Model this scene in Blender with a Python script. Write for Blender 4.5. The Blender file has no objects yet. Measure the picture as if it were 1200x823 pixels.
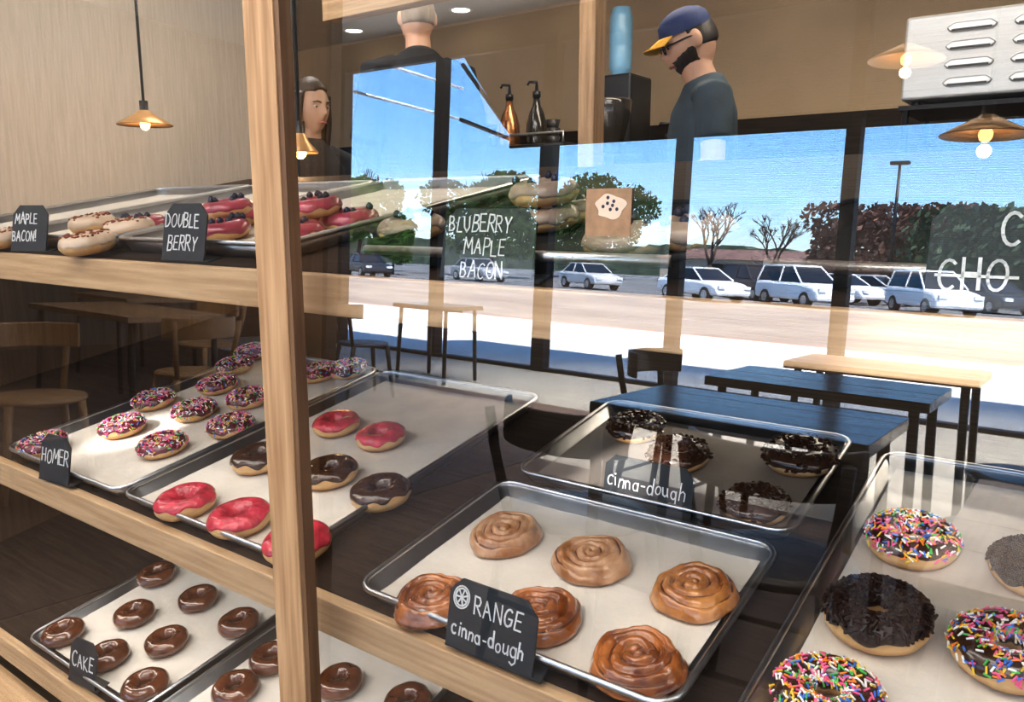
import bpy, bmesh, math, random
from mathutils import Vector, Matrix, noise
random.seed(7)
S = bpy.context.scene
COL = S.collection
PI = math.pi
R = math.radians
sin, cos = math.sin, math.cos

# ------------------------------------------------------------------ camera
YAW, PIT, FPX = R(36.4), R(9.8), 935.0
CAM = Vector((0, -.62, 1.25))
cd = bpy.data.cameras.new('camera'); cam = bpy.data.objects.new('camera', cd); COL.objects.link(cam)
cam.location = CAM; cam.rotation_euler = (R(90) - PIT, 0, YAW)
cd.sensor_width = 36; cd.lens = FPX / 1200 * 36; cd.clip_start = .02; cd.clip_end = 600
S.camera = cam
F = Vector((-sin(YAW) * cos(PIT), cos(YAW) * cos(PIT), -sin(PIT)))
RT = Vector((cos(YAW), sin(YAW), 0)); UP = RT.cross(F)
def ray(px, py): return F * FPX + RT * (px - 600) + UP * (411.5 - py)
GT = R(2.1); GN = Vector((0, -cos(GT), sin(GT))); GP = Vector((0, -.004, 1.17))   # leaning glass
def mray(px, py):
    d = ray(px, py); t = (GP - CAM).dot(GN) / d.dot(GN)
    return CAM + d * t, d - GN * (2 * d.dot(GN)), t
def m_z(px, py, z):
    p, d, t = mray(px, py); return p + d * ((z - p.z) / d.z)
def m_y(px, py, y):
    p, d, t = mray(px, py); return p + d * ((y - p.y) / d.y)
def d_y(px, py, y):
    d = ray(px, py); return CAM + d * ((y - CAM.y) / d.y)

# ------------------------------------------------------------------ helpers
class MB:
    def __init__(s): s.bm = bmesh.new()
    def face(s, vs, mi=0):
        try:
            f = s.bm.faces.new(vs); f.material_index = mi; return f
        except ValueError: return None
    def v(s, p): return s.bm.verts.new(p)
    def box(s, x0, x1, y0, y1, z0, z1, mi=0):
        v = [s.v((x, y, z)) for z in (z0, z1) for y in (y0, y1) for x in (x0, x1)]
        for q in ((0, 2, 3, 1), (4, 5, 7, 6), (0, 1, 5, 4), (2, 6, 7, 3), (0, 4, 6, 2), (1, 3, 7, 5)):
            s.face([v[i] for i in q], mi)
    def hull(s, lo, hi, mi=0):
        a = [s.v(p) for p in lo]; b = [s.v(p) for p in hi]; n = len(a)
        s.face(a[::-1], mi); s.face(b, mi)
        for i in range(n): s.face((a[i], a[(i + 1) % n], b[(i + 1) % n], b[i]), mi)
    def prism(s, poly, y0, y1, mi=0):      # poly in (x,z) swept along y
        s.hull([(x, y1, z) for x, z in poly], [(x, y0, z) for x, z in poly], mi)
    def slab(s, poly, z0, z1, mi=0):
        s.hull([(x, y, z0) for x, y in poly], [(x, y, z1) for x, y in poly], mi)
    def tube(s, pts, rad, n=10, mi=0, flat=1.0, closed=False):
        pts = [Vector(p) for p in pts]
        if not isinstance(rad, (list, tuple)): rad = [rad] * len(pts)
        rings = []; N = len(pts)
        for i, p in enumerate(pts):
            if closed: t = pts[(i + 1) % N] - pts[i - 1]
            else: t = pts[min(i + 1, N - 1)] - pts[max(i - 1, 0)]
            t.normalize()
            ref = Vector((1, 0, 0)) if abs(t.x) < .8 else Vector((0, 1, 0))
            if abs(t.z) < .7 and closed: ref = Vector((0, 0, 1))
            b = t.cross(ref).normalized(); a = b.cross(t).normalized()
            rings.append([s.v(p + a * (rad[i] * cos(2 * PI * k / n)) + b * (rad[i] * flat * sin(2 * PI * k / n))) for k in range(n)])
        for i in range(N if closed else N - 1):
            A, B = rings[i], rings[(i + 1) % N]
            for k in range(n): s.face((A[k], A[(k + 1) % n], B[(k + 1) % n], B[k]), mi)
        if not closed:
            s.face(rings[0][::-1], mi); s.face(rings[-1], mi)
    def lathe(s, prof, n=28, c=(0, 0, 0), mi=0):
        c = Vector(c); rings = []
        for r, z in prof:
            if r < 1e-6: rings.append([s.v(c + Vector((0, 0, z)))])
            else: rings.append([s.v(c + Vector((r * cos(2 * PI * k / n), r * sin(2 * PI * k / n), z))) for k in range(n)])
        for A, B in zip(rings, rings[1:]):
            for k in range(n):
                k2 = (k + 1) % n
                if len(A) == 1 and len(B) == 1: continue
                if len(A) == 1: s.face((A[0], B[k2], B[k]), mi)
                elif len(B) == 1: s.face((A[k], A[k2], B[0]), mi)
                else: s.face((A[k], A[k2], B[k2], B[k]), mi)
    def ball(s, c, r, n=12, m=8, sc=(1, 1, 1), mi=0, f=None):
        c = Vector(c); rings = []
        for j in range(m + 1):
            th = PI * j / m - PI / 2
            k_n = 1 if j in (0, m) else n
            ring = []
            for k in range(k_n):
                ph = 2 * PI * k / n
                d = Vector((cos(th) * cos(ph), cos(th) * sin(ph), sin(th)))
                q = f(d) if f else Vector((d.x * sc[0], d.y * sc[1], d.z * sc[2])) * r
                ring.append(s.v(c + q))
            rings.append(ring)
        for A, B in zip(rings, rings[1:]):
            for k in range(n):
                k2 = (k + 1) % n
                if len(A) == 1: s.face((A[0], B[k2], B[k]), mi)
                elif len(B) == 1: s.face((A[k], A[k2], B[0]), mi)
                else: s.face((A[k], A[k2], B[k2], B[k]), mi)
    def mesh(s, name, mats, smooth=False):
        me = bpy.data.meshes.new(name)
        bmesh.ops.recalc_face_normals(s.bm, faces=s.bm.faces)
        s.bm.to_mesh(me); s.bm.free()
        for m in (mats if isinstance(mats, (list, tuple)) else [mats]): me.materials.append(m)
        if smooth:
            for p in me.polygons: p.use_smooth = True
        return me
    def build(s, name, mats, parent=None, smooth=False, bevel=0):
        o = bpy.data.objects.new(name, s.mesh(name, mats, smooth)); COL.objects.link(o)
        if parent: o.parent = parent
        if bevel:
            b = o.modifiers.new('bevel', 'BEVEL'); b.width = bevel; b.segments = 2; b.limit_method = 'ANGLE'
        return o
def tag(o, label=None, cat=None, group=None, kind=None):
    if label: o['label'] = label
    if cat: o['category'] = cat
    if group: o['group'] = group
    if kind: o['kind'] = kind
    return o
def thing(name, label, cat, loc=(0, 0, 0), rot=(0, 0, 0), group=None):
    o = bpy.data.objects.new(name, None); o.empty_display_size = .05; COL.objects.link(o)
    o.location = loc; o.rotation_euler = rot
    return tag(o, label, cat, group)
def struct(mb, name, mat, smooth=False):
    return tag(mb.build(name, mat, None, smooth), kind='structure')

# ------------------------------------------------------------------ materials
def M(name, col, rough=.5, metal=0, var=0, vs=20, bump=0, bs=60, emit=0, coat=0, col2=None, stretch=(1, 1, 1), spec=.5, sss=0):
    m = bpy.data.materials.new(name); m.use_nodes = True
    nt = m.node_tree; b = nt.nodes['Principled BSDF']; L = nt.links
    b.inputs['Base Color'].default_value = (*col, 1)
    b.inputs['Roughness'].default_value = rough; b.inputs['Metallic'].default_value = metal
    b.inputs['Specular IOR Level'].default_value = spec
    b.inputs['Coat Weight'].default_value = coat
    if coat: b.inputs['Coat Roughness'].default_value = .1
    if emit:
        b.inputs['Emission Color'].default_value = (*col, 1); b.inputs['Emission Strength'].default_value = emit
    tc = nt.nodes.new('ShaderNodeTexCoord'); mp = nt.nodes.new('ShaderNodeMapping')
    mp.inputs['Scale'].default_value = stretch; L.new(tc.outputs['Object'], mp.inputs['Vector'])
    n = nt.nodes.new('ShaderNodeTexNoise'); n.inputs['Scale'].default_value = vs; n.inputs['Detail'].default_value = 5
    L.new(mp.outputs['Vector'], n.inputs['Vector'])
    rp = nt.nodes.new('ShaderNodeValToRGB')
    v = max(var, .03)
    c2 = col2 if col2 else tuple(c * (1 - v) for c in col)
    rp.color_ramp.elements[0].position = .35; rp.color_ramp.elements[0].color = (*c2, 1)
    rp.color_ramp.elements[1].position = .65; rp.color_ramp.elements[1].color = (*col, 1)
    L.new(n.outputs['Fac'], rp.inputs['Fac']); L.new(rp.outputs['Color'], b.inputs['Base Color'])
    if bump:
        n2 = nt.nodes.new('ShaderNodeTexNoise'); n2.inputs['Scale'].default_value = bs; n2.inputs['Detail'].default_value = 4
        L.new(mp.outputs['Vector'], n2.inputs['Vector'])
        bp = nt.nodes.new('ShaderNodeBump'); bp.inputs['Strength'].default_value = bump; bp.inputs['Distance'].default_value = .01
        L.new(n2.outputs['Fac'], bp.inputs['Height']); L.new(bp.outputs['Normal'], b.inputs['Normal'])
    return m
def wood(name, light, dark, axis, rough=.45, spec=.5):
    st = [22, 22, 22]; st[axis] = 1.1
    m = M(name, light, rough, col2=dark, vs=4.5, stretch=tuple(st), bump=.06, bs=9, spec=spec)
    return m
OAK, OAKD = (.64, .45, .27), (.46, .3, .165)
oak_x = wood('oak_x', OAK, OAKD, 0); oak_y = wood('oak_y', OAK, OAKD, 1); oak_z = wood('oak_z', (.55, .355, .2), (.36, .205, .1), 2)
post_dark = wood('post_dark', (.2, .11, .055), (.13, .065, .032), 2)
panel_oak = wood('panel_oak', (.58, .5, .41), (.51, .43, .345), 2, .55)
panel_low = wood('panel_low', (.1, .06, .035), (.065, .038, .022), 2, .55)
shelf_dark = wood('shelf_dark', (.04, .027, .02), (.024, .016, .012), 0, .8, .1)
wallwood = wood('wall_wood', (.13, .08, .045), (.09, .055, .03), 2, .6)
table_wood = wood('table_wood', (.4, .27, .16), (.25, .155, .09), 0, .4)
grey_wood = wood('grey_wood', (.62, .5, .39), (.42, .33, .25), 1, .4)
alu = M('aluminium', (.62, .63, .65), .32, 1, var=.12, vs=30, bump=.03, bs=80)
dark_pan = M('dark_pan', (.02, .02, .02), .75, 0, var=.2, vs=30, spec=.1)
steel = M('steel', (.72, .72, .71), .35, .85, var=.06, vs=4)
paper = M('parchment', (.73, .68, .61), .75, var=.12, vs=16, bump=.18, bs=25)
paper_d = M('parchment_shaded', (.3, .26, .23), .7, var=.15, vs=16, bump=.12, bs=25)  # darker copy of parchment; shade under the upper shelf put into its colour
black_metal = M('black_metal', (.008, .008, .01), .4, .3)
black_top = M('black_table', (.007, .008, .011), .2, var=.3, vs=12, spec=.25)
black_plastic = M('black_plastic', (.012, .012, .013), .35)
board = M('chalkboard', (.022, .026, .031), .55, var=.25, vs=40)
chalk = M('chalk', (.85, .87, .87), .8, var=.15, vs=200)
brass = M('brass', (.62, .36, .16), .35, .4, var=.15, vs=12)
copper = M('copper', (.6, .27, .12), .25, .8, var=.2, vs=10)
bulb_m = M('bulb_glow', (1, .6, .24), .4, emit=9)
skin = M('skin', (.42, .265, .19), .5, var=.08, vs=30)
skin2 = M('skin_fair', (.52, .31, .22), .5, var=.1, vs=30, bump=.05, bs=90)
hair_m = M('hair_dark', (.016, .01, .008), .45, var=.4, vs=60, stretch=(1, 1, .2), bump=.3, bs=80)
hair_g = M('hair_sandy', (.26, .2, .145), .6, var=.3, vs=60, stretch=(1, 1, .2), bump=.3, bs=80)
beard_m = M('beard_brown', (.03, .018, .013), .75, var=.5, vs=120, bump=.5, bs=150)
shirt_m = M('shirt_slate', (.045, .07, .095), .85, var=.3, vs=14, bump=.15, bs=120)
black_cloth = M('black_cloth', (.012, .012, .015), .85, var=.2, vs=60, bump=.1, bs=200)
jeans = M('jeans', (.03, .045, .09), .85, var=.2, vs=80)
cap_blue = M('cap_blue', (.012, .03, .12), .7, var=.1, vs=90)
cap_gold = M('cap_gold', (.75, .4, .03), .6, var=.1, vs=90)
white_eye = M('eye_white', (.5, .47, .44), .4); dark_eye = M('eye_dark', (.02, .012, .01), .2)
lip = M('lip', (.36, .12, .1), .5)
def dough_mat(name, c_dark, c_pale, h):
    m = bpy.data.materials.new(name); m.use_nodes = True; nt = m.node_tree; L = nt.links; b = nt.nodes['Principled BSDF']
    tc = nt.nodes.new('ShaderNodeTexCoord'); sp = nt.nodes.new('ShaderNodeSeparateXYZ'); L.new(tc.outputs['Object'], sp.inputs[0])
    n = nt.nodes.new('ShaderNodeTexNoise'); n.inputs['Scale'].default_value = 60; L.new(tc.outputs['Object'], n.inputs['Vector'])
    a = nt.nodes.new('ShaderNodeMath'); a.operation = 'MULTIPLY_ADD'; a.inputs[1].default_value = .010; L.new(n.outputs['Fac'], a.inputs[0]); L.new(sp.outputs['Z'], a.inputs[2])
    mr = nt.nodes.new('ShaderNodeMapRange'); mr.inputs['From Min'].default_value = .004; mr.inputs['From Max'].default_value = h + .006; L.new(a.outputs[0], mr.inputs['Value'])
    rp = nt.nodes.new('ShaderNodeValToRGB'); e = rp.color_ramp.elements
    e[0].position = .1; e[0].color = (*c_dark, 1); e[1].position = .95; e[1].color = (*c_dark, 1)
    x = rp.color_ramp.elements.new(.45); x.color = (*c_pale, 1)
    L.new(mr.outputs[0], rp.inputs['Fac']); L.new(rp.outputs['Color'], b.inputs['Base Color'])
    b.inputs['Roughness'].default_value = .55
    n2 = nt.nodes.new('ShaderNodeTexNoise'); n2.inputs['Scale'].default_value = 160; L.new(tc.outputs['Object'], n2.inputs['Vector'])
    bp = nt.nodes.new('ShaderNodeBump'); bp.inputs['Strength'].default_value = .25; bp.inputs['Distance'].default_value = .004
    L.new(n2.outputs['Fac'], bp.inputs['Height']); L.new(bp.outputs['Normal'], b.inputs['Normal'])
    return m
dough = dough_mat('dough', (.46, .21, .065), (.7, .46, .22), .034)
dough_choc = dough_mat('dough_chocolate', (.12, .043, .02), (.19, .076, .035), .03)
ice_pink = M('icing_pink', (.68, .045, .085), .26, var=.45, vs=40, bump=.6, bs=55, coat=.5)
ice_choc = M('icing_chocolate', (.06, .025, .014), .2, var=.25, vs=25, bump=.15, bs=45, coat=.6)
ice_wine = M('icing_wine', (.13, .022, .035), .25, var=.3, vs=25, bump=.06, bs=40, coat=.5)
ice_dark = M('icing_dark', (.03, .014, .01), .35, var=.3, vs=60, bump=.4, bs=120)
glaze_cake = M('glaze_cake', (.155, .05, .02), .18, var=.4, vs=30, bump=.15, bs=50, coat=.9)
ice_maple = M('icing_maple', (.72, .56, .42), .35, var=.15, vs=25, bump=.08, bs=40, coat=.3)
ice_berry = M('icing_berry', (.42, .05, .09), .3, var=.35, vs=25, bump=.1, bs=45, coat=.5)
ice_white = M('icing_white', (.36, .27, .205), .35, var=.2, vs=25, bump=.08, bs=40, coat=.3)
bacon = M('bacon', (.3, .085, .04), .5, var=.4, vs=80)
crumb_m = M('chocolate_sprinkle', (.03, .013, .009), .45, var=.5, vs=120, spec=.35)
blue_b = M('blueberry', (.02, .022, .055), .45, var=.4, vs=80)
spr = [M('sprinkle_%s' % n, c, .35) for n, c in (('pink', (.85, .12, .3)), ('yellow', (.9, .6, .05)), ('green', (.08, .5, .1)), ('blue', (.05, .2, .7)), ('white', (.9, .88, .85)), ('orange', (.9, .25, .03)))]

# partly silvered glass: hair-fine reflective lines, clear in between
RF = .18
silver = bpy.data.materials.new('silvered_glass'); silver.use_nodes = True
_b = silver.node_tree.nodes['Principled BSDF']; _b.inputs['Base Color'].default_value = (1, 1, 1, 1); _b.inputs['Metallic'].default_value = 1; _b.inputs['Roughness'].default_value = 0

# ------------------------------------------------------------------ room shell
YW = -6.7; XL = -9.5; XR = 6.0; YB = 4.7; ZC = 3.9; ZK = 2.8
conc = M('concrete_floor', (.6, .57, .52), .8, var=.15, vs=2.5, bump=.03, bs=20, spec=.2)
plaster = M('plaster', (.62, .53, .42), .8, var=.06, vs=3)
b = MB(); b.box(XL, XR, YW - .15, YB, -.1, 0); struct(b, 'floor', conc)
b = MB(); b.box(XL, -2.7, -5.0, 1.2, .0005, .006); struct(b, 'trim_6', wood('floor_wood', (.1, .06, .035), (.06, .036, .022), 0, .6))
b = MB(); b.box(-2.69, XR, -3.4, .9, .0005, .004); struct(b, 'trim_7', wood('floor_wood_dark', (.16, .11, .075), (.1, .068, .045), 0, .6, .2))
b = MB(); b.box(XL, XR, YW - .15, 1.25, ZC, ZC + .1); b.box(XL, XR, 1.15, 1.25, ZK, ZC); b.box(XL, XR, 1.25, YB, ZK, ZK + .1); struct(b, 'ceiling', M('ceiling_paint', (.66, .6, .52), .8, var=.05, vs=3))
b = MB(); b.box(XL - .1, XL, YW, YB, 0, ZC); struct(b, 'wall_left', wallwood)
b = MB(); b.box(XR, XR + .1, YW, YB, 0, ZC); struct(b, 'wall_right', plaster)
b = MB(); b.box(XL, XR, YB, YB + .1, 0, ZC); struct(b, 'wall_back', M('kitchen_wall', (.6, .44, .28), .7, var=.1, vs=2))
b = MB(); b.box(-4.6, -4.5, -.1, 2.9, 0, ZC); struct(b, 'wall_side', panel_oak)
b = MB(); b.box(XL, -8.3, YW - .15, YW, 0, ZC); b.box(-8.3, XR, YW - .15, YW, 3.62, ZC)
struct(b, 'wall_front', M('front_wall_paint', (.08, .06, .045), .7, var=.1, vs=3))
b = MB(); b.box(-4.49, 3.2, 1.3, YB, .001, .15); struct(b, 'trim_1', M('platform_tile', (.06, .055, .05), .7, var=.2, vs=6))
mull = M('mullion', (.004, .004, .005), .6, 0, spec=.2)
xs = [-8.25, -6.55, -4.95, -3.39, -1.82, -.25, 1.32, 2.89, 4.46, 5.95]
for i in range(len(xs) - 1):
    w = MB(); x0, x1 = xs[i], xs[i + 1]
    wd = .1 if i == 2 else .06
    w.box(x0 - wd, x0 + .06, YW - .12, YW + .02, 0, 3.62)
    w.box(x0, x1, YW - .1, YW, 0, .04); w.box(x0, x1, YW - .1, YW, 3.55, 3.62)
    struct(w, 'window_%d' % (i + 1), mull)
aw = thing('awning', 'dark canvas awning sloping out above the shop windows', 'awning', (0, YW - .16, 0))
AX = -6.35; AP = -1.0
b = MB(); b.hull([(AX, 0, 3.6), (6, 0, 3.6), (6, AP, 2.84), (AX, AP, 2.84)], [(AX, 0, 3.68), (6, 0, 3.68), (6, AP, 2.9), (AX, AP, 2.9)])
b.build('canopy', black_cloth, aw)
b = MB(); b.box(AX, 6, AP - .02, AP + .01, 2.66, 2.9); b.build('valance', black_cloth, aw)
b = MB(); b.tube([(AX, 0, 2.86), (AX, AP, 2.78)], .025); b.tube([(AX, 0, 3.5), (AX, AP, 2.86)], .025); b.build('side_arm', black_metal, aw)
white_m = M('white_paint', (.8, .8, .8), .4)
for k, (py) in enumerate((65, 108)):
    p = m_y(418, py, YW - .2)
    b = MB(); b.tube([(p.x, YW - .16, p.z), (p.x, YW - 2.4, p.z)], .02)
    tag(b.build('canopy_rod', white_m, None, True), ('upper' if k == 0 else 'lower') + ' white steel rod reaching out beside the tall left window', 'rod')

# ------------------------------------------------------------------ outdoors
b = MB(); b.box(-60, 40, -13.2, YW - .15, -.14, -.01); struct(b, 'trim_2', M('sidewalk', (.72, .7, .66), .85, var=.1, vs=1.5, bump=.05, bs=30))
b = MB(); b.box(-60, 40, -13.35, -13.2, -.16, -.01); struct(b, 'trim_3', M('red_curb', (.5, .12, .1), .7, var=.2, vs=5))
b = MB(); b.box(-200, 120, -220, -13.35, -.3, -.16); struct(b, 'trim_4', M('parking_asphalt', (.17, .17, .17), .9, var=.25, vs=.25, bump=.05, bs=30))
hill_m = M('hill_trees', (.1, .13, .085), .95, var=.6, vs=.5)
b = MB(); prof = []
X = -170
while X <= 60:
    prof.append((X, 4.2 + 1.6 * noise.noise(Vector((X * .03, 3, 0))) + 1.3 * abs(noise.noise(Vector((X * .22, 7, 0)))) + .7 * noise.noise(Vector((X * .7, 2, 0))))); X += .6
b.prism([(-170, -1)] + [(60, -1)] + prof[::-1], -125, -120)
struct(b, 'trim_5', hill_m)

glass_car = M('car_glass', (.02, .02, .022), .15, spec=.3)
tyre = M('tyre', (.015, .015, .015), .8); hubm = M('hubcap', (.5, .5, .52), .3, .9)
redl = M('tail_light', (.5, .02, .02), .3); whl = M('head_light', (.8, .8, .78), .2)
def car(label, px, Y, rz, paint, suv=False):
    p = m_y(px, 345, Y)
    t = thing('car', label, 'car', (p.x, Y, -.16), (0, 0, R(rz)), 'cars parked outside')
    h = 1.02 if suv else .93
    b = MB(); b.prism([(-2.2, .3), (-2.26, .62), (-2.18, h), (-1.5, h + .03), (.95, h), (1.85, h - .12), (2.2, h - .3), (2.24, .3)], -.9, .9); b.build('body', paint, t, False, .12)
    zt = 1.68 if suv else 1.42
    xb, xt = (-2.1, -1.9) if suv else (-1.75, -1.05)
    b = MB(); b.hull([(xb, -.84, h), (1.05, -.84, h), (1.05, .84, h), (xb, .84, h)], [(xt, -.66, zt), (.2, -.66, zt), (.2, .66, zt), (xt, .66, zt)]); b.build('cabin_glass', glass_car, t, False, .04)
    b = MB(); b.box(xt - .04, .26, -.68, .68, zt - .03, zt + .05)
    for s in (-1, 1):
        b.tube([(xb, s * .84, h), (xt, s * .67, zt)], .05, 6); b.tube([(1.05, s * .84, h), (.2, s * .67, zt)], .045, 6)
        b.tube([(-.45, s * .85, h), (-.45, s * .67, zt)], .045, 6)
    b.build('roof', paint, t, False, .03)
    for x in (-1.38, 1.38):
        for s in (-1, 1):
            w = MB(); w.tube([(x, s * .7, .32), (x, s * .93, .32)], .33, 20); wo = w.build('wheel', tyre, t)
            w = MB(); w.tube([(x, s * .93, .32), (x, s * .945, .32)], .2, 14); w.build('hubcap', hubm, wo)
    for s in (-1, 1):
        b = MB(); b.box(2.12, 2.25, s * .66 - .17, s * .66 + .17, h - .34, h - .2); b.build('headlight', whl, t)
        b = MB(); b.box(-2.28, -2.12, s * .68 - .14, s * .68 + .14, h - .25, h - .06); b.build('taillight', redl, t)
pw = M('paint_white', (.9, .88, .85), .4, coat=.1); ps = M('paint_silver', (.55, .54, .53), .4, 0, coat=.1)
pk = M('paint_dark', (.03, .028, .028), .3, coat=.1); pb = M('paint_grey', (.3, .3, .31), .3, coat=.2)
car('dark sedan parked far left beside the green tree', 430, -35, 25, pk)
car('grey sedan partly hidden behind the blueberry sign', 560, -40, 20, pb)
car('silver car parked between the two middle window posts', 690, -39, 30, ps)
car('white sedan left of the dark SUV in the parking lot', 822, -33, 30, pw)
car('dark SUV in the middle of the parked row', 884, -38.5, 40, pk, True)
car('white SUV parked just right of the dark SUV', 940, -34, 38, pw, True)
car('white sedan behind the window post right of the white SUV', 984, -41, 30, pw)
car('small silver car under the lamp post', 1024, -43, 15, ps)
car('white hatchback at the right end of the parked row', 1092, -35, 55, pw, True)
car('dark car parked at the far right behind the big sign', 1160, -41, 50, pk)

bark = M('bark', (.09, .06, .045), .9, var=.3, vs=8)
def leafm(n, c): return M(n, c, .7, var=.5, vs=.9)
def branch(b, p, d, L, r, dep, rng):
    q = p + d * L; b.tube([p, p + d * L * .5 + Vector((rng.uniform(-.06, .06) * L, rng.uniform(-.06, .06) * L, 0)), q], [r, r * .8, r * .62], 5)
    if dep == 0: return
    for k in range(3 if dep > 1 else 4):
        nd = (d + Vector((rng.uniform(-.75, .75), rng.uniform(-.75, .75), rng.uniform(-.1, .5)))).normalized()
        branch(b, q, nd, L * rng.uniform(.62, .82), r * .6, dep - 1, rng)
def tree(label, px, pytop, Y, wid, lm, seed, n=6500):
    p = m_y(px, pytop, Y); H = p.z + .16; rng = random.Random(seed)
    t = thing('tree', label, 'tree', (p.x, Y, -.16), (0, 0, 0), 'trees beyond the parked cars')
    b = MB(); branch(b, Vector((0, 0, 0)), Vector((0, 0, 1)), H * (.38 if lm else .27), H * (.028 if lm else .03), 3 if lm else 5, rng); b.build('trunk', bark, t, True)
    if lm:
        b = MB(); blobs = [(Vector((rng.uniform(-.62, .62) * wid, rng.uniform(-.5, .5) * wid, H * rng.uniform(.34, .86))), wid * rng.uniform(.32, .52)) for _ in range(13)]
        for _ in range(n):
            c, r = rng.choice(blobs)
            d = Vector((rng.gauss(0, 1), rng.gauss(0, 1), rng.gauss(0, 1))).normalized() * r * rng.uniform(.6, 1)
            q = c + Vector((d.x, d.y, d.z * .7)); q.z = min(q.z, H + rng.uniform(-.4, .1))
            a = Vector((rng.gauss(0, 1), rng.gauss(0, 1), rng.gauss(0, 1))).normalized(); e = a.orthogonal().normalized(); s = rng.uniform(.12, .28)
            b.face([b.v(q + a * s), b.v(q + e * s), b.v(q - a * s), b.v(q - e * s)])
        b.build('foliage', lm, t)
g1, g2, g3, g4 = leafm('leaf_green', (.21, .36, .08)), leafm('leaf_olive', (.2, .29, .09)), leafm('leaf_russet', (.32, .17, .12)), leafm('leaf_dark', (.09, .14, .06))
tree('green bushy tree at the far left behind the dark sedan', 425, 204, -50, 4.4, g1, 1)
tree('tall leafy olive tree behind the blueberry sign', 580, 200, -52, 5.4, g2, 2, 8000)
tree('dark green tree beside the middle window post', 696, 210, -68, 7, g2, 3, 9000)
tree('bare leafless tree with thin spreading twigs, left one', 838, 226, -48, 3, None, 4)
tree('bare leafless tree with thin spreading twigs, right one', 912, 238, -54, 3, None, 5)
tree('russet leafed wide tree right of the lamp post', 1060, 243, -66, 6.8, g3, 6, 8000)
tree('dark green tree at the far right edge', 1180, 246, -50, 6, g4, 8, 8000)
tree('low green bush between the sedan and the post', 462, 258, -42, 2, g1, 9, 2200)
p = m_y(1055, 190, -47)
lp = thing('lamp_post', 'slim dark parking lot lamp post against the sky', 'lamp post', (p.x, -47, -.16))
b = MB(); b.tube([(0, 0, 0), (0, 0, p.z + .1)], [.11, .07], 8); b.build('pole', black_metal, lp, True)
b = MB(); b.box(-.5, .5, -.15, .15, p.z + .02, p.z + .2); b.build('lamp_head', black_metal, lp, False, .04)
for lab, px, w, h, c in (('long low cream building beyond the bare trees', 880, 17, 3.6, (.5, .44, .36)), ('low brown roofed building behind the white hatchback', 1120, 13, 4.2, (.28, .17, .13))):
    p = m_y(px, 320, -82)
    t = thing('building', lab, 'building', (p.x, -82, -.16))
    b = MB(); b.box(-w / 2, w / 2, -4, 4, 0, h * .7); b.build('wall', M('far_wall', c, .8), t)
    b = MB(); b.hull([(-w / 2 - .4, -4.4, h * .7), (w / 2 + .4, -4.4, h * .7), (w / 2 + .4, 4.4, h * .7), (-w / 2 - .4, 4.4, h * .7)], [(-w / 2 + 2, -.3, h), (w / 2 - 2, -.3, h), (w / 2 - 2, .3, h), (-w / 2 + 2, .3, h)]); b.build('roof', M('far_roof', (.16, .09, .07), .8), t)
    for k in range(4):
        x = -w / 2 + (k + .5) * w / 4
        b = MB(); b.box(x - .7, x + .7, 4.0, 4.05, .7, 2); b.build('window', glass_car, t)

# ------------------------------------------------------------------ display case
SLK = {'U': .18, 'M': .18, 'B': .18}; Y0 = .03
ZS = {'U': 1.173, 'M': .739, 'B': .31}
DEP = 1.1; XA, XE = -2.43, 1.0; ZT = 1.92
case = thing('display_case', 'light oak and glass bakery display case with three sloping shelves', 'display case', (0, 0, 0))
for k in 'UMB':
    z = ZS[k]; s = SLK[k]
    b = MB()
    b.hull([(XA + .03, Y0 + .02, z - .022), (XE - .03, Y0 + .02, z - .022), (XE - .03, DEP, z - .022 + s * (DEP - Y0)), (XA + .03, DEP, z - .022 + s * (DEP - Y0))],
           [(XA + .03, Y0 + .02, z + s * .02), (XE - .03, Y0 + .02, z + s * .02), (XE - .03, DEP, z + s * (DEP - Y0)), (XA + .03, DEP, z + s * (DEP - Y0))])
    b.build('shelf', shelf_dark, case)
    b = MB(); b.box(XA + .03, XE - .03, Y0, Y0 + .02, z - .047, z + .003); b.build('shelf_edge', oak_x, case, False, .002)
def side(x0, x1):
    b = MB(); b.hull([(x0, -.018, 0), (x1, -.018, 0), (x1, DEP + .02, 0), (x0, DEP + .02, 0)], [(x0, -.018, 1.14), (x1, -.018, 1.14), (x1, DEP + .02, 1.34), (x0, DEP + .02, 1.34)]); b.build('end_panel', panel_low, case)
side(XA, XA + .03); side(XE - .03, XE)
for x0, x1 in ((-.802, -.749), (XA - .005, XA + .04), (XE - .04, XE + .005)):
    b = MB(); b.box(x0, x1, -.04, -.022, .1, ZT)
    b.build('front_post', oak_z, case, False, .0012)
b = MB(); b.box(-.749, -.741, -.038, -.022, .1, ZT); b.build('post_strip', post_dark, case)
b = MB(); b.box(-1.05, -1.005, DEP - .03, DEP + .02, 0, ZT); b.build('rear_post', oak_z, case, False, .003)
b = MB(); b.box(-1.95, XE, DEP - .03, DEP + .02, 1.815, ZT); b.build('rear_rail', oak_x, case, False, .003)
b = MB(); b.box(XA, XE, -.04, .03, ZT - .02, ZT + .04); b.build('front_rail', oak_x, case, False, .003)
b = MB(); b.box(XA + .03, XE - .03, -.03, .03, 0, .24); b.build('base_panel', oak_x, case)
def gy(z): return GP.y - (GP.z - z) * math.tan(GT)
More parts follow.
